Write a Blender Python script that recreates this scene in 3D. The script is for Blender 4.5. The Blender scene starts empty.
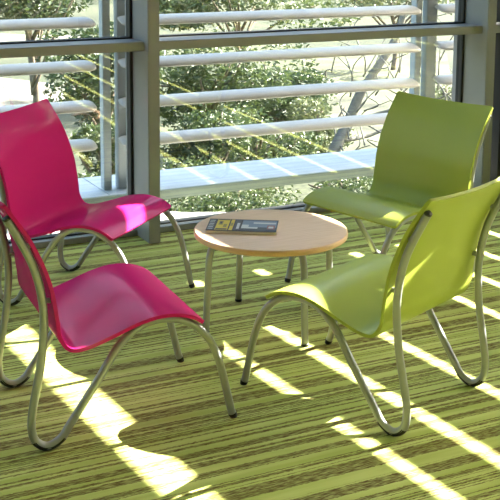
import bpy, bmesh, math, random
from mathutils import Vector, Matrix, noise
random.seed(7)
S = bpy.context.scene
C = S.collection
PI = math.pi

# ------------------------------------------------------------------ materials
def mat(name, col, rough=.5, metal=0., coat=0., spec=.5, **kw):
    m = bpy.data.materials.new(name); m.use_nodes = True
    b = m.node_tree.nodes['Principled BSDF']
    b.inputs['Base Color'].default_value = (*col, 1)
    b.inputs['Roughness'].default_value = rough
    b.inputs['Metallic'].default_value = metal
    b.inputs['Coat Weight'].default_value = coat
    b.inputs['Coat Roughness'].default_value = kw.get('coat_rough', .15)
    b.inputs['Specular IOR Level'].default_value = spec
    m.diffuse_color = (*col, 1)
    return m

def noise_tint(m, scale, amount, stretch=(1, 1, 1), bump=0.):
    """vary a material's base colour a little with a procedural noise"""
    nt = m.node_tree; N = nt.nodes; L = nt.links; b = N['Principled BSDF']
    col = tuple(b.inputs['Base Color'].default_value)
    tc = N.new('ShaderNodeTexCoord'); mp = N.new('ShaderNodeMapping'); no = N.new('ShaderNodeTexNoise')
    mp.inputs['Scale'].default_value = stretch
    no.inputs['Scale'].default_value = scale; no.inputs['Detail'].default_value = 5
    L.new(tc.outputs['Object'], mp.inputs['Vector']); L.new(mp.outputs['Vector'], no.inputs['Vector'])
    r = N.new('ShaderNodeValToRGB')
    r.color_ramp.elements[0].position = .3; r.color_ramp.elements[1].position = .7
    r.color_ramp.elements[0].color = tuple(c*(1-amount) for c in col[:3])+(1,)
    r.color_ramp.elements[1].color = tuple(min(1, c*(1+amount)) for c in col[:3])+(1,)
    L.new(no.outputs['Fac'], r.inputs['Fac']); L.new(r.outputs['Color'], b.inputs['Base Color'])
    if bump:
        bp = N.new('ShaderNodeBump'); bp.inputs['Strength'].default_value = bump; bp.inputs['Distance'].default_value = .002
        L.new(no.outputs['Fac'], bp.inputs['Height']); L.new(bp.outputs['Normal'], b.inputs['Normal'])
    return m

M = {}
M['green'] = noise_tint(mat('lime_lacquer', (.335, .40, .065), .45, coat=.20, coat_rough=.22, spec=.05), 3, .03)
M['pink'] = noise_tint(mat('magenta_lacquer', (.52, .018, .155), .5, coat=.22, coat_rough=.09, spec=.0), 3, .03)
M['tube'] = noise_tint(mat('silver_tube', (.30, .315, .32), .38, metal=.45), 30, .04)
M['black'] = mat('black_rubber', (.012, .012, .012), .5)
M['alu'] = noise_tint(mat('grey_aluminium', (.27, .272, .275), .5, metal=.2), 6, .04)
M['gasket'] = mat('black_gasket', (.01, .01, .01), .6)
M['louver'] = noise_tint(mat('pale_louver', (.64, .60, .53), .45), 4, .05)
M['post'] = mat('pale_post', (.42, .46, .48), .5)
M['shade'] = mat('sunshade_metal', (.30, .30, .29), .6)
M['ledge'] = noise_tint(mat('ledge_metal', (.50, .53, .55), .45), 8, .08)
M['ledge_edge'] = mat('ledge_edge', (.16, .20, .17), .6)
M['white'] = noise_tint(mat('white_concrete', (.85, .84, .80), .8), 12, .05)
M['wall'] = noise_tint(mat('white_paint', (.72, .71, .67), .85), 6, .02)
M['kerb'] = noise_tint(mat('grey_kerb', (.24, .26, .27), .5), 8, .05)
M['pages'] = noise_tint(mat('paper_pages', (.78, .74, .66), .8), 60, .06, (.2, .2, 30))
M['beech_edge'] = noise_tint(mat('beech_edge', (.62, .38, .20), .45, coat=.2), 14, .12, (1, 1, 8))
M['bark'] = noise_tint(mat('bark', (.15, .11, .08), .9), 20, .3)
M['palebark'] = noise_tint(mat('pale_bark', (.13, .12, .10), .9), 20, .3)

def beech():
    m = mat('beech_laminate', (.50, .35, .23), .5, spec=.25); nt = m.node_tree; N = nt.nodes; L = nt.links
    tc = N.new('ShaderNodeTexCoord'); mp = N.new('ShaderNodeMapping'); mp.inputs['Scale'].default_value = (3, 60, 3)
    mp.inputs['Rotation'].default_value = (0, 0, .5)
    no = N.new('ShaderNodeTexNoise'); no.inputs['Scale'].default_value = 2.5; no.inputs['Detail'].default_value = 6
    r = N.new('ShaderNodeValToRGB')
    r.color_ramp.elements[0].color = (.52, .355, .225, 1); r.color_ramp.elements[1].color = (.63, .445, .295, 1)
    r.color_ramp.elements[0].position = .3; r.color_ramp.elements[1].position = .7
    L.new(tc.outputs['Object'], mp.inputs['Vector']); L.new(mp.outputs['Vector'], no.inputs['Vector'])
    L.new(no.outputs['Fac'], r.inputs['Fac']); L.new(r.outputs['Color'], N['Principled BSDF'].inputs['Base Color'])
    return m
M['beech'] = beech()

def carpet():
    m = mat('striped_carpet', (.3, .35, .1), .95, spec=.15); nt = m.node_tree; N = nt.nodes; L = nt.links
    tc = N.new('ShaderNodeTexCoord'); sep = N.new('ShaderNodeSeparateXYZ'); L.new(tc.outputs['Object'], sep.inputs['Vector'])
    # ragged edges: the row coordinate wanders a little along the pile
    def mapped(scale, nscale, detail=2):
        mp = N.new('ShaderNodeMapping'); mp.inputs['Scale'].default_value = scale
        L.new(tc.outputs['Object'], mp.inputs['Vector'])
        n = N.new('ShaderNodeTexNoise'); n.inputs['Scale'].default_value = nscale; n.inputs['Detail'].default_value = detail
        L.new(mp.outputs['Vector'], n.inputs['Vector']); return n
    def math_(op, a, b=None, c=None):
        n = N.new('ShaderNodeMath'); n.operation = op
        for i, v in enumerate((a, b, c)):
            if v is None: continue
            if isinstance(v, (int, float)): n.inputs[i].default_value = v
            else: L.new(v, n.inputs[i])
        return n.outputs[0]
    jit = mapped((1, 1, 1), 90, 2)
    row = math_('ADD', sep.outputs['Y'], math_('MULTIPLY', math_('SUBTRACT', jit.outputs['Fac'], .5), .010))
    def row_noise(scale, off, detail):
        n = N.new('ShaderNodeTexNoise'); n.noise_dimensions = '1D'; n.inputs['Scale'].default_value = 1; n.inputs['Detail'].default_value = detail
        L.new(math_('ADD', math_('MULTIPLY', row, scale), off), n.inputs['W']); return n.outputs['Fac']
    def ramp(v, lo, hi):
        r = N.new('ShaderNodeMapRange'); r.inputs['From Min'].default_value = lo; r.inputs['From Max'].default_value = hi
        L.new(v, r.inputs['Value']); return r.outputs['Result']
    group = row_noise(19, 3.1, 0.)        # where dark rows crowd together
    lines = row_noise(82, 11.7, 1.5)      # the rows themselves
    both = math_('ADD', lines, math_('MULTIPLY', math_('SUBTRACT', group, .5), .95))
    wide = ramp(both, .495, .55)
    dash = mapped((30, 240, 1), 1, 2)     # flecks inside a band
    fleck = N.new('ShaderNodeMapRange'); fleck.inputs['From Min'].default_value = .36; fleck.inputs['From Max'].default_value = .6
    fleck.inputs['To Min'].default_value = .35
    L.new(dash.outputs['Fac'], fleck.inputs['Value'])
    dark = math_('MULTIPLY', wide, fleck.outputs['Result'])
    tone = mapped((2, 25, 1), 1, 2)
    base = N.new('ShaderNodeValToRGB')
    base.color_ramp.elements[0].color = (.42, .49, .125, 1); base.color_ramp.elements[1].color = (.56, .625, .21, 1)
    base.color_ramp.elements[0].position = .35; base.color_ramp.elements[1].position = .65
    L.new(tone.outputs['Fac'], base.inputs['Fac'])
    mx = N.new('ShaderNodeMix'); mx.data_type = 'RGBA'
    L.new(dark, mx.inputs[0]); L.new(base.outputs['Color'], mx.inputs[6]); mx.inputs[7].default_value = (.125, .086, .028, 1)
    L.new(mx.outputs[2], N['Principled BSDF'].inputs['Base Color'])
    bp = N.new('ShaderNodeBump'); bp.inputs['Strength'].default_value = .35; bp.inputs['Distance'].default_value = .003
    pile = mapped((1, 1, 1), 350, 2); L.new(pile.outputs['Fac'], bp.inputs['Height'])
    L.new(bp.outputs['Normal'], N['Principled BSDF'].inputs['Normal'])
    return m
M['carpet'] = carpet()

def glass(name, ior, tint):
    m = bpy.data.materials.new(name); m.use_nodes = True; nt = m.node_tree; N = nt.nodes; L = nt.links
    N.clear(); out = N.new('ShaderNodeOutputMaterial'); mx = N.new('ShaderNodeMixShader')
    t = N.new('ShaderNodeBsdfTransparent'); t.inputs['Color'].default_value = (*tint, 1)
    g = N.new('ShaderNodeBsdfGlossy'); g.inputs['Roughness'].default_value = .012
    f = N.new('ShaderNodeFresnel'); f.inputs['IOR'].default_value = ior
    L.new(f.outputs[0], mx.inputs[0]); L.new(t.outputs[0], mx.inputs[1]); L.new(g.outputs[0], mx.inputs[2])
    L.new(mx.outputs[0], out.inputs['Surface']); m.diffuse_color = (.8, .9, .9, .2)
    return m
M['glass'] = glass('tinted_double_glazing', 2.1, (.50, .535, .52)); M['clear'] = glass('clear_glazing', 1.4, (.95, .97, .96))

def leaf_mat(name, a, b, rough=.45):
    m = mat(name, a, rough); nt = m.node_tree; N = nt.nodes; L = nt.links
    tc = N.new('ShaderNodeTexCoord'); no = N.new('ShaderNodeTexNoise'); no.inputs['Scale'].default_value = 5; no.inputs['Detail'].default_value = 3
    r = N.new('ShaderNodeValToRGB'); r.color_ramp.elements[0].color = (*a, 1); r.color_ramp.elements[1].color = (*b, 1)
    r.color_ramp.elements[0].position = .35; r.color_ramp.elements[1].position = .65
    L.new(tc.outputs['Object'], no.inputs['Vector']); L.new(no.outputs['Fac'], r.inputs['Fac'])
    P = N['Principled BSDF']; L.new(r.outputs['Color'], P.inputs['Base Color'])
    tr = N.new('ShaderNodeBsdfTranslucent'); L.new(r.outputs['Color'], tr.inputs['Color'])
    mx = N.new('ShaderNodeMixShader'); mx.inputs[0].default_value = .3
    out = N['Material Output']
    L.new(P.outputs[0], mx.inputs[1]); L.new(tr.outputs[0], mx.inputs[2]); L.new(mx.outputs[0], out.inputs['Surface'])
    return m
M['leaf_dark'] = leaf_mat('dark_leaves', (.025, .045, .015), (.07, .10, .035))
M['leaf_mid'] = leaf_mat('mid_leaves', (.04, .065, .02), (.10, .13, .045))
M['leaf_pale'] = leaf_mat('pale_leaves', (.08, .10, .04), (.17, .19, .09))

def ground():
    m = mat('shaded_undergrowth', (.5, .45, .35), .95); nt = m.node_tree; N = nt.nodes; L = nt.links
    tc = N.new('ShaderNodeTexCoord')
    no = N.new('ShaderNodeTexNoise'); no.inputs['Scale'].default_value = .35; no.inputs['Detail'].default_value = 6
    n2 = N.new('ShaderNodeTexNoise'); n2.inputs['Scale'].default_value = 14; n2.inputs['Detail'].default_value = 4
    L.new(tc.outputs['Object'], no.inputs['Vector']); L.new(tc.outputs['Object'], n2.inputs['Vector'])
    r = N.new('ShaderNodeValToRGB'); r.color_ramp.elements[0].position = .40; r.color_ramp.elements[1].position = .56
    r.color_ramp.elements[0].color = (.032, .042, .02, 1); r.color_ramp.elements[1].color = (.068, .075, .038, 1)  # dark undergrowth green, shade of the trees included in the colour
    L.new(no.outputs['Fac'], r.inputs['Fac'])
    mx = N.new('ShaderNodeMix'); mx.data_type = 'RGBA'; mx.blend_type = 'MULTIPLY'; mx.inputs[0].default_value = .8
    r2 = N.new('ShaderNodeValToRGB'); r2.color_ramp.elements[0].position = .35; r2.color_ramp.elements[1].position = .62
    r2.color_ramp.elements[0].color = (.15, .17, .13, 1); r2.color_ramp.elements[1].color = (1, 1, 1, 1)
    L.new(n2.outputs['Fac'], r2.inputs['Fac'])
    L.new(r.outputs['Color'], mx.inputs[6]); L.new(r2.outputs['Color'], mx.inputs[7])
    L.new(mx.outputs[2], N['Principled BSDF'].inputs['Base Color'])
    return m
M['ground'] = ground()
M['sun_sand'] = noise_tint(mat('sunlit_sand', (.17, .155, .125), .95), 1.3, .8)
M['sun_grass'] = noise_tint(mat('sunlit_dry_grass', (.085, .088, .048), .95), 1.6, .7)
M['sky_block_hill'] = noise_tint(mat('sky_block_green', (.035, .045, .022), .95), .6, .7)

# ------------------------------------------------------------------ builders
def link(name, bm, m, parent=None, smooth=False):
    me = bpy.data.meshes.new(name); bm.normal_update(); bm.to_mesh(me); bm.free()
    for mm in (m if isinstance(m, (list, tuple)) else [m]): me.materials.append(mm)
    if smooth:
        for p in me.polygons: p.use_smooth = True
    o = bpy.data.objects.new(name, me); C.objects.link(o)
    if parent: o.parent = parent
    return o
def empty(name, loc, rz=0):
    o = bpy.data.objects.new(name, None); C.objects.link(o); o.location = loc; o.rotation_euler = (0, 0, rz)
    o.empty_display_size = .1
    return o
def tag(o, label, cat, group=None, kind=None):
    o['label'] = label
    if cat: o['category'] = cat
    if group: o['group'] = group
    if kind: o['kind'] = kind
    return o
def struct(o): o['kind'] = 'structure'; return o

def box(bm, lo, hi, bevel=0., mi=0):
    x0, y0, z0 = lo; x1, y1, z1 = hi
    vs = [bm.verts.new(p) for p in ((x0,y0,z0),(x1,y0,z0),(x1,y1,z0),(x0,y1,z0),(x0,y0,z1),(x1,y0,z1),(x1,y1,z1),(x0,y1,z1))]
    fs = [bm.faces.new([vs[i] for i in f]) for f in ((3,2,1,0),(4,5,6,7),(0,1,5,4),(1,2,6,5),(2,3,7,6),(3,0,4,7))]
    for f in fs: f.material_index = mi
    if bevel:
        es = list({e for f in fs for e in f.edges})
        bmesh.ops.bevel(bm, geom=es, offset=bevel, segments=2, affect='EDGES')
def prism(bm, pts, z0, z1):
    lo = [bm.verts.new((x, y, z0)) for x, y in pts]; hi = [bm.verts.new((x, y, z1)) for x, y in pts]; n = len(pts)
    bm.faces.new(lo[::-1]); bm.faces.new(hi)
    for i in range(n): bm.faces.new((lo[i], lo[(i+1) % n], hi[(i+1) % n], hi[i]))
def sweep(bm, path, rad, seg=14, cap=True):
    """round tube through a list of points; rad a number or one per point"""
    P = [Vector(p) for p in path]; n = len(P)
    T = [((P[min(i+1, n-1)]-P[max(i-1, 0)]).normalized()) for i in range(n)]
    ref = Vector((0, 1, 0)) if abs(T[0].y) < .9 else Vector((1, 0, 0))
    rings = []; nrm = (ref-T[0]*ref.dot(T[0])).normalized()
    for i in range(n):
        nrm = (nrm-T[i]*nrm.dot(T[i])).normalized(); b = T[i].cross(nrm)
        r = rad[i] if isinstance(rad, (list, tuple)) else rad
        rings.append([bm.verts.new(P[i]+(nrm*math.cos(a)+b*math.sin(a))*r) for a in [2*PI*k/seg for k in range(seg)]])
    for i in range(n-1):
        for k in range(seg):
            bm.faces.new((rings[i][k], rings[i][(k+1) % seg], rings[i+1][(k+1) % seg], rings[i+1][k]))
    if cap: bm.faces.new(rings[0][::-1]); bm.faces.new(rings[-1])
def lathe(bm, prof, seg=64, center=(0, 0)):
    rings = []
    for r, z in prof:
        rings.append([bm.verts.new((center[0]+r*math.cos(2*PI*k/seg), center[1]+r*math.sin(2*PI*k/seg), z)) for k in range(seg)])
    for i in range(len(rings)-1):
        for k in range(seg): bm.faces.new((rings[i][k], rings[i][(k+1) % seg], rings[i+1][(k+1) % seg], rings[i+1][k]))
    bm.faces.new(rings[0][::-1]); bm.faces.new(rings[-1])
def spline(pts, n=8):
    """centripetal Catmull-Rom through 2-D/3-D points"""
    P = [Vector(p) for p in pts]; P = [P[0]*2-P[1]]+P+[P[-1]*2-P[-2]]; out = []
    for i in range(1, len(P)-2):
        p0, p1, p2, p3 = P[i-1:i+3]
        t0 = 0; t1 = t0+(p1-p0).length**.5; t2 = t1+(p2-p1).length**.5; t3 = t2+(p3-p2).length**.5
        for k in range(n):
            t = t1+(t2-t1)*k/n
            a1 = p0*((t1-t)/(t1-t0))+p1*((t-t0)/(t1-t0)); a2 = p1*((t2-t)/(t2-t1))+p2*((t-t1)/(t2-t1)); a3 = p2*((t3-t)/(t3-t2))+p3*((t-t2)/(t3-t2))
            b1 = a1*((t2-t)/(t2-t0))+a2*((t-t0)/(t2-t0)); b2 = a2*((t3-t)/(t3-t1))+a3*((t-t1)/(t3-t1))
            out.append(b1*((t2-t)/(t2-t1))+b2*((t-t1)/(t2-t1)))
    out.append(P[-2]); return out

# ------------------------------------------------------------------ the room (x along the glazed wall, y towards it)
GLASS = 5.26; CEIL = 3.2; RIGHT = 5.0; LEFT = -3.0; REAR = -4.5
bm = bmesh.new(); box(bm, (LEFT-.1, REAR-.1, -.12), (RIGHT+.25, 5.285, 0)); struct(link('floor', bm, M['carpet']))
bm = bmesh.new(); box(bm, (LEFT-.1, REAR-.1, CEIL), (RIGHT+.1, 5.36, CEIL+.15)); struct(link('ceiling', bm, M['wall']))
bm = bmesh.new(); box(bm, (LEFT-.1, REAR-.1, 0), (LEFT, 5.36, CEIL)); struct(link('wall_left', bm, M['wall']))
bm = bmesh.new(); box(bm, (LEFT, REAR-.1, 0), (RIGHT, REAR, CEIL)); struct(link('wall_rear', bm, M['wall']))

# kerb under the glass
bm = bmesh.new(); box(bm, (LEFT, 5.19, 0), (RIGHT, 5.275, .030), .003); struct(link('baseboard_front', bm, M['kerb']))
# uprights
BAY = 2.03
MX = [2.05+BAY*k for k in (-2, -1, 0, 1)]
for k, x in enumerate(MX):
    bm = bmesh.new()
    box(bm, (x-.030, 5.03, 0), (x+.030, 5.34, CEIL), .004)
    struct(link('trim_%d' % (k+1), bm, M['alu']))
edges = [LEFT]+MX+[RIGHT]
for k in range(len(edges)-1):
    a = edges[k]+(.030 if k else 0); b = edges[k+1]-(.030 if k < len(edges)-2 else 0)
    w = struct(empty('window_%d' % (k+1), ((a+b)/2, GLASS, .03)))
    o = lambda x, y, z: (x-(a+b)/2, y-GLASS, z-.03)
    bm = bmesh.new(); box(bm, o(a, 5.075, .948), o(b, 5.33, .992), .003); link('transom', bm, M['alu'], w)
    bm = bmesh.new(); box(bm, o(a, 5.075, 2.50), o(b, 5.33, 2.545), .003); link('transom', bm, M['alu'], w)
    bm = bmesh.new()
    for z0, z1 in ((.03, .948), (.992, 2.50), (2.545, CEIL)):
        t = .008
        box(bm, o(a, 5.235, z0), o(a+t+.006, 5.285, z1)); box(bm, o(b-t-.006, 5.235, z0), o(b, 5.285, z1))
        box(bm, o(a+t, 5.235, z0), o(b-t, 5.285, z0+t)); box(bm, o(a+t, 5.235, z1-t), o(b-t, 5.285, z1))
    link('gasket', bm, M['gasket'], w)
    bm = bmesh.new()
    for z0, z1 in ((.034, .944), (.996, 2.496), (2.549, CEIL-.004)):
        vs = [bm.verts.new(o(x, GLASS, z)) for x, z in ((a+.004, z0), (b-.004, z0), (b-.004, z1), (a+.004, z1))]; bm.faces.new(vs)
    link('pane', bm, M['glass'], w)

# right-hand glazed wall with its sunshade: the sun comes in through the gaps
SUN_EL = math.radians(33.2); TAN = math.tan(SUN_EL); SKEW = -.07     # shade runs a touch off square
stripes = [(.50, .10), (1.175, .130), (1.795, .056), (2.065, .062), (2.395, .056), (2.93, .058), (3.205, .056), (3.475, .056), (3.75, .056), (4.02, .056)]
def sx(y): return RIGHT+.12+SKEW*(y-3.3)
gaps = []
for uc, wd in stripes:
    zc = (RIGHT+.12-uc)*TAN; hw = wd/2*TAN; gaps.append((zc-hw, zc+hw))
gaps.sort(); z = .02; bl = []
for a, b in gaps:
    bl.append((z, a)); z = b
bl.append((z, CEIL+.3))
r = struct(empty('window_6', (RIGHT, .4, 0)))
bm = bmesh.new(); vs = [bm.verts.new(p) for p in ((.0, REAR-.4, 0), (.0, 4.86, 0), (.0, 4.86, CEIL), (.0, REAR-.4, CEIL))]; bm.faces.new(vs)
link('pane', bm, M['clear'], r)
for a, b in bl:
    bm = bmesh.new(); y0, y1 = REAR-.5, 5.22
    p = [(sx(y0)-RIGHT, y0-.4), (sx(y1)-RIGHT, y1-.4), (sx(y1)-RIGHT+.018, y1-.4), (sx(y0)-RIGHT+.018, y0-.4)]
    prism(bm, p, a, b); link('louver_board', bm, M['shade'], r)
a, b = gaps[-1]; y0, y1 = 3.42, 5.22                    # added board over the top gap keeps sun off the rear pink back
bm = bmesh.new(); prism(bm, [(sx(y0)-RIGHT, y0-.4), (sx(y1)-RIGHT, y1-.4), (sx(y1)-RIGHT+.018, y1-.4), (sx(y0)-RIGHT+.018, y0-.4)], a, b); link('louver_board', bm, M['shade'], r)

bm = bmesh.new(); box(bm, (RIGHT+.03, 4.66, 0), (RIGHT+.3, 5.19, CEIL)); struct(link('wall_corner', bm, M['wall']))     # solid pier beside the corner
bm = bmesh.new(); box(bm, (5.45, 5.71, -1.5), (5.60, 6.9, 5.2)); struct(link('sun_block_fin', bm, M['wall']))   # added unseen fin, keeps the sun off the louvers and ledge

# ------------------------------------------------------------------ chairs
TUBE = [(-.334,.733),(-.2595,.579),(-.233,.444),(-.241,.297),(-.275,.085),(-.262,.034),(-.227,.0132),(-.187,.030),(-.158,.070),(-.075,.190),(.010,.312),(.075,.356),(.145,.3655),(.215,.347),(.275,.300),(.318,.225),(.377,.0)]
SHELL = [(-.3415,.781),(-.263,.659),(-.210,.527),(-.190,.410),(-.182,.355),(-.155,.320),(-.110,.319),(-.03,.343),(.06,.374),(.13,.386),(.19,.382),(.24,.366),(.272,.345)]
HW, TW, RT = .2758, .2560, .0128
def make_chair(name, m):
    t = empty(name, (0, 0, 0))
    # moulded shell: one bent sheet, the back hollowed a little and its top edge dipping
    sp = spline(SHELL, 8); n = len(sp)
    seg = [0.]
    for i in range(1, n): seg.append(seg[-1]+(sp[i]-sp[i-1]).length)
    tot = seg[-1]; ny = 20; R = .011; th = .0115
    # extra rows close to both ends so that the corners round off
    ss = sorted(set([round(s, 4) for s in seg if .03 < s < tot-.03]+[R*q for q in (0, .08, .25, .5, .75, 1)]+[tot-R*q for q in (0, .08, .25, .5, .75, 1)]))
    def at(s):
        for i in range(1, n):
            if s <= seg[i]+1e-9:
                f = (s-seg[i-1])/(seg[i]-seg[i-1]); p = sp[i-1].lerp(sp[i], f); d = (sp[i]-sp[i-1]).normalized(); return p, d
        return sp[-1], (sp[-1]-sp[-2]).normalized()
    rows_f, rows_b = [], []
    bm = bmesh.new()
    for s in ss:
        p, d = at(s); nn = Vector((-d.y, d.x))            # towards the sitter
        if nn.y < 0 and abs(nn.y) > abs(nn.x): nn = -nn
        if nn.x < 0 and abs(nn.x) >= abs(nn.y): nn = -nn
        e = min(s, tot-s); hw = HW
        if e < R: hw = HW-R+math.sqrt(max(0, R*R-(R-e)**2))
        hz = max(0, min(1, (p.y-.36)/.12))
        top = max(0, 1-s/.12)
        rf, rb = [], []
        for j in range(ny+1):
            y = -hw+2*hw*j/ny; q = 1-(y/HW)**2
            off = -.012*hz*q
            dz = -.011*top*q
            a = Vector((p.x+off, y, p.y+dz))
            rf.append(bm.verts.new(a)); rb.append(bm.verts.new((a.x-nn.x*th, y, a.z-nn.y*th)))
        rows_f.append(rf); rows_b.append(rb)
    for i in range(len(ss)-1):
        for j in range(ny):
            bm.faces.new((rows_f[i][j], rows_f[i+1][j], rows_f[i+1][j+1], rows_f[i][j+1]))
            bm.faces.new((rows_b[i][j], rows_b[i][j+1], rows_b[i+1][j+1], rows_b[i+1][j]))
        for j, flip in ((0, 0), (ny, 1)):
            q = (rows_f[i][j], rows_b[i][j], rows_b[i+1][j], rows_f[i+1][j]); bm.faces.new(q[::-1] if flip else q)
    for i in (0, len(ss)-1):
        for j in range(ny):
            q = (rows_f[i][j], rows_f[i][j+1], rows_b[i][j+1], rows_b[i][j]); bm.faces.new(q if i == 0 else q[::-1])
    bmesh.ops.recalc_face_normals(bm, faces=bm.faces)
    sh = link('seat_shell', bm, m, t, True)
    sh.data.set_sharp_from_angle(angle=math.radians(50))
    # side frames
    path2 = spline(TUBE, 8)
    for s in (-1, 1):
        Y = lambda z: s*(TW-.0177*(.4-z)) 
        path = [(p.x, Y(p.y), p.y) for p in path2]
        path[-1] = (path[-1][0]-.0006, path[-1][1], .012)
        bm = bmesh.new(); sweep(bm, path, RT, 16); fr = link('side_frame', bm, M['tube'], t, True)
        fr.data.set_sharp_from_angle(angle=math.radians(50))
        # black plug in the open upper end
        p0, p1 = Vector(path[0]), Vector(path[1]); d = (p0-p1).normalized()
        bm = bmesh.new(); sweep(bm, [p0-d*.004, p0+d*.003, p0+d*.006], [RT*1.0, RT*1.04, RT*.8], 16); link('end_cap', bm, M['black'], fr, True)
        p0, p1 = Vector(path[-1]), Vector(path[-2]); d = (p0-p1).normalized()
        bm = bmesh.new(); sweep(bm, [p0-d*.004, p0-d*.001, Vector((p0.x+d.x*.010, p0.y, .0005))], [RT*1.08, RT*1.08, RT*.95], 16); link('foot_cap', bm, M['black'], fr, True)
        # glide pad under the floor loop
        lp = [Vector(p) for p in path if p[2] < .040 and p[0] < -.15]
        bm = bmesh.new(); sweep(bm, [(p.x, p.y, max(p.z-.0016, .0128)) for p in lp], RT*1.0, 12)
        for v in bm.verts:
            if v.co.z < .0005: v.co.z = .0005
        link('glide_pad', bm, M['black'], fr, True)
        # small brackets between tube and shell
        for x, z, dx, dz in ((-.018, .330, -.006, .010), (-.281, .64, .02, .008), (-.2335, .47, .026, .0)):
            bm = bmesh.new(); y = Y(z)
            sweep(bm, [(x-dx*.1, y-s*.004, z-dz*.1), (x+dx, y-s*.004, z+dz)], .008, 10)
            link('mounting_bracket', bm, M['tube'], t, True)
    return t
def copy_tree(o, parent=None):
    c = o.copy(); C.objects.link(c)
    if parent: c.parent = parent
    for ch in list(o.children): copy_tree(ch, c)
    return c
GRP = 'moulded shell chairs around the round table'
fg = make_chair('shell_chair', M['green'])
pf = copy_tree(fg)
pink_shell = None
for ch in pf.children:
    if ch.name.startswith('seat_shell'):
        ch.data = ch.data.copy(); ch.data.materials[0] = M['pink']; pink_shell = ch
rp = copy_tree(pf); rg = copy_tree(fg)
for o, x, y, th, lab in (
    (fg, 2.060, 3.077, 1.980, 'lime green moulded chair in the right foreground, seen from behind'),
    (pf, 1.172, 3.380, -.0633, 'magenta pink moulded chair in the left foreground, nearest the camera'),
    (rp, 1.503, 4.455, -.8358, 'magenta pink moulded chair by the window upright, behind the nearer pink chair'),
    (rg, 2.776, 4.075, 3.3817, 'lime green moulded chair facing the table, its dark back against the window')):
    o.location = (x, y, 0); o.rotation_euler = (0, 0, th); tag(o, lab, 'chair', GRP)

# ------------------------------------------------------------------ table and magazine
TX, TY, TH = 2.045, 3.819, .383
t = empty('coffee_table', (TX, TY, 0))
tag(t, 'low round coffee table with beech top and four silver tube legs', 'table')
bm = bmesh.new()
lathe(bm, [(.296, TH-.024), (.301, TH-.021), (.3025, TH-.012), (.301, TH-.0035), (.2985, TH-.0008), (.296, TH)], 96)
top = link('table_top', bm, [M['beech'], M['beech_edge']], t, True)
for p in top.data.polygons:
    if p.normal.z < .9: p.material_index = 1
top.data.set_sharp_from_angle(angle=math.radians(35))
for k in range(4):
    a = math.pi+.0+k*PI/2
    c, s_ = math.cos(a), math.sin(a)
    pth = spline([(.225*c, .225*s_, TH-.030), (.252*c, .252*s_, TH-.045), (.2635*c, .2635*s_, TH-.075), (.272*c, .272*s_, .17), (.280*c, .280*s_, .010)], 6)
    bm = bmesh.new(); sweep(bm, pth, .0135, 16); lg = link('leg', bm, M['tube'], t, True)
    bm = bmesh.new(); sweep(bm, [(.2799*c, .2799*s_, .0105), (.2803*c, .2803*s_, .0005)], .0145, 16); link('foot_cap', bm, M['black'], lg, True)
    bm = bmesh.new(); sweep(bm, [(.218*c, .218*s_, TH-.0245), (.218*c, .218*s_, TH-.034)], .03, 20); link('leg_plate', bm, M['tube'], lg)

mg = empty('magazine', (1.949, 3.874, TH), math.atan2(-.144, .232))
tag(mg, 'glossy magazine with a yellow, black and grey blue cover lying on the round table', 'magazine')
L2, W2 = .136, .083
bm = bmesh.new(); box(bm, (-L2, -W2, .0004), (L2, W2, .0105), .001); link('pages', bm, M['pages'], mg)
def flat(nm, c, r=.45): return mat(nm, c, r, spec=.12)
inks = [flat('cover_black', (.02, .02, .022)), flat('cover_yellow', (.50, .38, .02)), flat('cover_bluegrey', (.13, .17, .23)), flat('cover_white', (.42, .43, .43)),
        flat('cover_grey', (.045, .047, .05)), flat('cover_olive', (.20, .17, .03)), flat('cover_red', (.22, .08, .07))]
bm = bmesh.new(); box(bm, (-L2-.001, -W2-.001, .0106), (L2+.001, W2+.001, .0120), .0, 0)
def patch(x0, y0, x1, y1, mi, lift=.0002):
    z = .0120+lift
    f = bm.faces.new([bm.verts.new(p) for p in ((x0*L2, y0*W2, z), (x1*L2, y0*W2, z), (x1*L2, y1*W2, z), (x0*L2, y1*W2, z))]); f.material_index = mi
patch(-.99, -.9, -.80, .95, 4)
for k in range(6): patch(-.97, -.75+.28*k, -.83, -.66+.28*k, 3, .0004)
patch(-.76, -.92, -.40, .92, 1)
patch(-.70, -.05, -.58, .62, 5, .0004); patch(-.67, .15, -.61, .50, 0, .0006); patch(-.55, -.45, -.45, .10, 5, .0004); patch(-.74, -.86, -.42, -.66, 0, .0004); patch(-.74, .78, -.42, .90, 0, .0004)
patch(-.36, -.92, -.26, .92, 1); patch(-.35, -.2, -.28, .35, 5, .0004)
patch(-.22, -.92, -.06, .92, 4); patch(-.16, -.65, -.08, .35, 3, .0004)
patch(-.02, .10, .98, .86, 2); patch(-.02, -.55, .45, .10, 3); patch(.18, -.30, .98, .16, 2, .0004); patch(.30, .30, .95, .55, 3, .0004)
patch(.45, -.72, .98, -.30, 4); patch(.72, -.6, .94, .05, 6, .0006); patch(.76, -.45, .90, -.15, 3, .0008)
patch(.05, -.85, .7, -.72, 4)
link('cover', bm, inks, mg)

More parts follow.
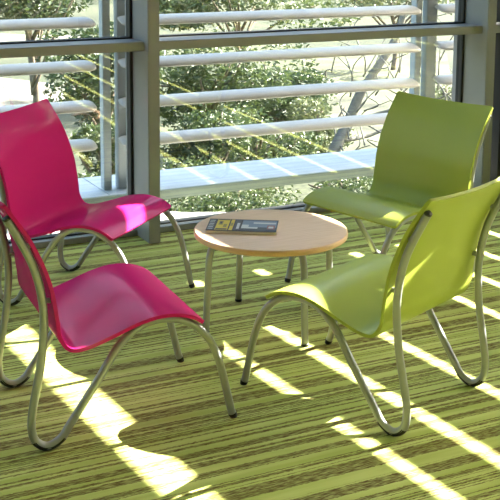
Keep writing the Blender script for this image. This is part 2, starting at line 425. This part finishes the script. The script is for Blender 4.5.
# ------------------------------------------------------------------ outside
GZ = -1.5
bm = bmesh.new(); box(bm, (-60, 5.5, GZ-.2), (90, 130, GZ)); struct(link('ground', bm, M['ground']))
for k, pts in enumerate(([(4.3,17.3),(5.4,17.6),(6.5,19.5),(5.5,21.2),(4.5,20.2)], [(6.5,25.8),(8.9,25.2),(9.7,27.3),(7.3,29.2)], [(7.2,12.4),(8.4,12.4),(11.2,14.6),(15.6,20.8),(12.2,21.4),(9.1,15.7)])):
    bm = bmesh.new(); prism(bm, pts, GZ-.05, GZ+.012+.004*k); struct(link('path' if k < 2 else 'sunlit_lawn', bm, M['sun_sand'] if k < 2 else M['sun_grass']))  # paler patches stand for sunlit ground, sunlight put into their colour
bm = bmesh.new(); rows = []  # added hill: blocks low sky glare and fills the far background
for i in range(11):
    y = 34+3.0*i; zz = GZ-.1+27*(1-math.cos(PI*i/10))/2
    rows.append([bm.verts.new((x, y+3*math.sin(x*.13), zz+(1.2*noise.noise(Vector((x*.11, y*.2, 0))) if i else 0))) for x in range(-60, 91, 3)])
for i in range(10):
    for j in range(len(rows[0])-1): bm.faces.new((rows[i][j], rows[i][j+1], rows[i+1][j+1], rows[i+1][j]))
struct(link('sky_block_hill', bm, M['sky_block_hill'], None, True))
bm = bmesh.new(); box(bm, (-6, 5.292, GZ), (9, 5.50, -.061)); struct(link('wall_plinth', bm, M['white']))
# louver blades, one row set per bay
def blade(x0, x1, z, name='louver_blade'):
    bm = bmesh.new(); a, b = .066, .020; n = 16; rings = []
    xs = [x0, x0+.006, x0+.02, x0+.045, x1-.045, x1-.02, x1-.006, x1]; k_ = [.15, .5, .8, 1, 1, .8, .5, .15]
    for x, k in zip(xs, k_):
        rings.append([bm.verts.new((x-(x0+x1)/2, a*k**.5*math.cos(2*PI*i/n), b*k*math.sin(2*PI*i/n))) for i in range(n)])
    for i in range(len(rings)-1):
        for j in range(n): bm.faces.new((rings[i][j], rings[i+1][j], rings[i+1][(j+1) % n], rings[i][(j+1) % n]))
    bm.faces.new(rings[0]); bm.faces.new(rings[-1][::-1])
    o = link(name, bm, M['louver'], None, True); o.rotation_euler = (math.radians(15), 0, 0)
    return o
zs = [.38, .59, .805, 1.035, 1.25, 1.46, 1.67]
posts = [(2.05-BAY+.122, .075), (2.05+.022, .044), (2.05+.122, .075), (2.05+BAY+.022, .044), (2.05+BAY+.122, .075)]
for (x0, x1, lab, pp) in ((.02, 1.985, 'horizontal grey louvers on slim posts outside the left window pane', (0, 1)),
                          (2.125, 4.055, 'horizontal grey louvers on slim posts outside the middle window pane', (2, 3)),
                          (4.20, 5.02, 'horizontal grey louvers outside, at the right edge beyond the right upright', (4,))):
    t = empty('louver_screen', ((x0+x1)/2, 5.70, GZ)); tag(t, lab, 'louver screen', 'louver screens outside the glazing')
    for z in zs:
        o = blade(x0, x1, z); o.parent = t; o.location = (0, 0, z-GZ)
    for q in pp:
        px, w = posts[q]
        bm = bmesh.new(); box(bm, (-w/2, -.03, .106-GZ), (w/2, .03, 4.6), .004)
        o = link('post', bm, M['post'], t); o.location = (px-(x0+x1)/2, .085, 0)
# service ledge
t = empty('service_ledge', (2.5, 5.9, .04))
tag(t, 'wide blue grey metal ledge running outside along the foot of the windows', 'ledge')
for i, (x0, x1) in enumerate(((-3.5, 2.04), (2.043, 4.06), (4.063, 5.0))):
    bm = bmesh.new(); box(bm, (x0-2.5, -.27, .045), (x1-2.5, .20, .065), .003); link('deck', bm, M['ledge'], t)
bm = bmesh.new(); box(bm, (-6.0, -.30, .02), (2.5, -.272, .07), .003); link('edge_strip', bm, M['ledge_edge'], t)
bm = bmesh.new(); box(bm, (-6.0, -.05, 0), (2.5, -.0, .044)); link('beam', bm, M['ledge_edge'], t)
for x in (-2.4, -.3, 2.12, 4.14):
    bm = bmesh.new(); box(bm, (x-2.5-.03, -.06, GZ-.04), (x-2.5+.03, -.0, 0)); link('support_leg', bm, M['ledge_edge'], t)
# white slab outside the sill, its taper shaped like the edge of sunlight
bm = bmesh.new(); prism(bm, [(-3, 5.292), (2.62, 5.292), (2.55, 5.335), (2.395, 5.40), (2.262, 5.49), (2.1, 5.58), (-3, 5.58)], -.06, .029)
tag(link('sill_slab', bm, M['white']), 'bright white concrete slab just outside the glass at the lower left', 'slab')

# planting: each tree has a trunk and a crown of many leaves, one mesh each
def tree(name, x, y, z, rx, ry, rz, n, lm, size, label, cat='tree', group='shrubs and trees outside', seed=0):
    rnd = random.Random(seed)
    t = empty(name, (x, y, GZ)); tag(t, label, cat, group)
    zc = z-GZ
    bm = bmesh.new()
    sweep(bm, spline([(0, 0, 0), (.06*rx, .03, zc*.4), (-.05*rx, 0, zc*.8), (0, 0, zc+rz*.5)], 5), [.05]*5+[.04]*5+[.03]*6, 8)
    for k in range(9):
        a = rnd.uniform(0, 2*PI); zz = zc*rnd.uniform(.45, 1.0)
        e = Vector((math.cos(a)*rx*.75, math.sin(a)*ry*.75, zc+rnd.uniform(-.5, .7)*rz))
        sweep(bm, spline([(0, 0, zz*.8), (e.x*.5, e.y*.5, (zz+e.z)*.5), tuple(e)], 4), [.022]*4+[.014]*4+[.006], 6)
    link('trunk', bm, M['bark'], t, True)
    bm = bmesh.new()
    lumps = [(rnd.uniform(-.6, .6), rnd.uniform(-.6, .6), rnd.uniform(-.65, .65), rnd.uniform(.3, .55)) for _ in range(12)]
    size *= .62
    for _ in range(int(n*2.1)):
        lx, ly, lz, lr = rnd.choice(lumps)
        d = Vector((rnd.gauss(0, 1), rnd.gauss(0, 1), rnd.gauss(0, 1))).normalized()*lr*rnd.uniform(.5, 1.05)**.6
        p = Vector(((lx+d.x)*rx, (ly+d.y)*ry, zc+(lz+d.z)*rz))
        if p.z < .02: continue
        u = Vector((rnd.gauss(0, 1), rnd.gauss(0, 1), rnd.gauss(0, .6))).normalized(); w = u.orthogonal().normalized()
        w = Matrix.Rotation(rnd.uniform(0, 6.3), 3, u) @ w
        s = size*rnd.uniform(.6, 1.3); k = u.cross(w)*s*.12
        f = bm.faces.new([bm.verts.new(q) for q in (p-u*s, p-w*s*.42+k, p+u*s, p+w*s*.42+k)])
    link('crown', bm, lm, t)
    return t
plants = [
    ('leafy_tree', 3.88, 11.0, -0.14, 0.64, 0.51, 0.60, 2600, 'leaf_dark', 0.055, 'dark leafy tree behind the louvers of the left window pane'),
    ('leafy_tree', 4.04, 14.0, 0.58, 0.94, 0.75, 0.48, 2200, 'leaf_dark', 0.07, 'dark tree crown high in the left window pane above the transom'),
    ('leafy_bush', 3.28, 9.0, -0.48, 0.38, 0.31, 0.38, 1800, 'leaf_mid', 0.045, 'green bush low behind the pale posts, left of the left upright'),
    ('leafy_tree', 5.53, 12.0, -0.32, 0.88, 0.70, 0.56, 3000, 'leaf_mid', 0.06, 'mid green tree in the left half of the middle window pane'),
    ('leafy_tree', 7.00, 13.0, -0.81, 0.92, 0.74, 0.72, 3000, 'leaf_dark', 0.06, 'dark green tree in the centre of the middle window pane'),
    ('leafy_bush', 4.25, 9.2, -0.47, 0.46, 0.40, 0.37, 2200, 'leaf_dark', 0.045, 'dark bush low in the middle pane next to the left upright'),
    ('leafy_bush', 5.45, 10.5, -0.80, 0.62, 0.50, 0.38, 2400, 'leaf_mid', 0.05, 'mid green bush low in the centre of the middle window pane'),
    ('leafy_bush', 7.05, 11.9, -0.95, 0.48, 0.39, 0.39, 1300, 'leaf_pale', 0.05, 'pale sunlit bush beside the bare leaning tree'),
    ('ground_cover', 3.70, 7.6, -0.62, 1.05, 0.60, 0.30, 5200, 'leaf_mid', 0.03, 'low leafy planting under the ledge, behind the round table'),
    ('ground_cover', 5.42, 8.5, -0.86, 0.62, 0.55, 0.30, 3600, 'leaf_mid', 0.03, 'low leafy planting under the ledge, left of the rear green chair'),
    ('leafy_bush', 2.58, 8.0, -0.55, 0.45, 0.36, 0.25, 1600, 'leaf_mid', 0.035, 'green bush low outside, behind the rear pink chair'),
    ('leafy_tree', 8.48, 17.0, 0.22, 1.83, 1.47, 0.57, 2600, 'leaf_mid', 0.09, 'far tree crown in the middle window above the transom'),
    ('leafy_tree', 12.93, 19.0, 0.09, 1.60, 1.28, 0.50, 1500, 'leaf_pale', 0.09, 'far pale tree crown at the upper right of the middle window'),
    ('leafy_bush', 8.63, 11.5, -0.69, 0.38, 0.30, 0.30, 900, 'leaf_pale', 0.05, 'pale bush behind the rear green chair, by the right hand posts'),
]
for i, (nm, x, y, z, rx, ry, rz, n, lm, s, lab) in enumerate(plants):
    tree(nm, x, y, z, rx, ry, rz, n, M[lm], s, lab, {'leafy_tree': 'tree', 'leafy_bush': 'bush', 'ground_cover': 'plant'}[nm], seed=i+3)
# bare leaning tree
t = empty('bare_tree', (6.25, 10.5, GZ)); tag(t, 'bare grey leaning tree with thin branches right of the middle window', 'tree')
o = lambda x, z, dy=0: (x-6.25, dy, z-GZ)
bm = bmesh.new()
def limb(pts, r0, r1):
    p = spline(pts, 5); n = len(p); sweep(bm, p, [r0+(r1-r0)*i/(n-1) for i in range(n)], 8)
limb([o(6.25, -1.5), o(6.38, -1.0), o(6.60, -.68, .05), o(6.72, -.35), o(6.87, -.15), o(7.16, .23), o(7.3, .6)], .075, .035)
limb([o(6.60, -.68, .05), o(6.9, -.60), o(7.2, -.45, -.2), o(7.5, -.1), o(7.6, .3)], .03, .01)
limb([o(6.50, -.85), o(6.9, -.85, .1), o(7.3, -.72), o(7.9, -.75)], .03, .008)
link('trunk', bm, M['palebark'], t, True)
rb = random.Random(5)
bm = bmesh.new()
for k in range(60):
    x = rb.uniform(6.4, 7.9); z = rb.uniform(-1.2, .2); dx = rb.uniform(-.25, .45); dz = rb.uniform(.1, .5)
    limb([o(x, z, rb.uniform(-.3, .3)), o(x+dx*.5, z+dz*.6, rb.uniform(-.3, .3)), o(x+dx, z+dz, rb.uniform(-.3, .3))], .010, .004)
link('twigs', bm, M['palebark'], t, True)

# black frame past the right upright
bm = bmesh.new(); box(bm, (4.29, 5.19, .03), (4.34, 5.33, CEIL)); struct(link('trim_5', bm, M['gasket']))

# ------------------------------------------------------------------ light
w = bpy.data.worlds.new('sky'); S.world = w; w.use_nodes = True
N = w.node_tree.nodes; L = w.node_tree.links
sky = N.new('ShaderNodeTexSky'); sky.sky_type = 'NISHITA'; sky.sun_disc = False
sky.sun_elevation = SUN_EL; sky.sun_rotation = math.radians(90); sky.air_density = 1.2; sky.dust_density = 2.5
L.new(sky.outputs[0], N['Background'].inputs['Color']); N['Background'].inputs['Strength'].default_value = 1.5
sl = bpy.data.lights.new('sun', 'SUN'); sl.energy = 55.; sl.angle = math.radians(.35); sl.color = (1, .93, .80)
so = bpy.data.objects.new('sun', sl); C.objects.link(so)
d = Vector((math.cos(SUN_EL), math.sin(math.radians(4.2))*math.cos(SUN_EL), math.sin(SUN_EL)))
so.rotation_euler = d.to_track_quat('Z', 'Y').to_euler(); so.location = (8, 3, 5)

# ------------------------------------------------------------------ camera
cd = bpy.data.cameras.new('camera'); cam = bpy.data.objects.new('camera', cd); C.objects.link(cam)
F = Vector((0.444399, 0.882396, -0.154553)); R_ = Vector((0.893544, -0.448934, 0.006162)); U = Vector((0.063947, 0.140838, 0.987965))
cam.matrix_world = Matrix((( R_.x, U.x, -F.x, 0), (R_.y, U.y, -F.y, 0), (R_.z, U.z, -F.z, 1.6), (0, 0, 0, 1)))
cd.sensor_width = 36; cd.lens = 1139.371/500*36; cd.shift_x = (250-243.911)/500; cd.shift_y = -(250-92.561)/500
cd.clip_end = 300
S.camera = cam
S.view_settings.view_transform = 'Standard'; S.view_settings.look = 'None'; S.view_settings.gamma = 1; S.view_settings.exposure = 0.62
S.cycles.max_bounces = 10; S.cycles.diffuse_bounces = 5; S.cycles.transparent_max_bounces = 24; S.cycles.glossy_bounces = 5
S.cycles.use_denoising = True; S.cycles.sample_clamp_indirect = 8; S.cycles.caustics_reflective = False
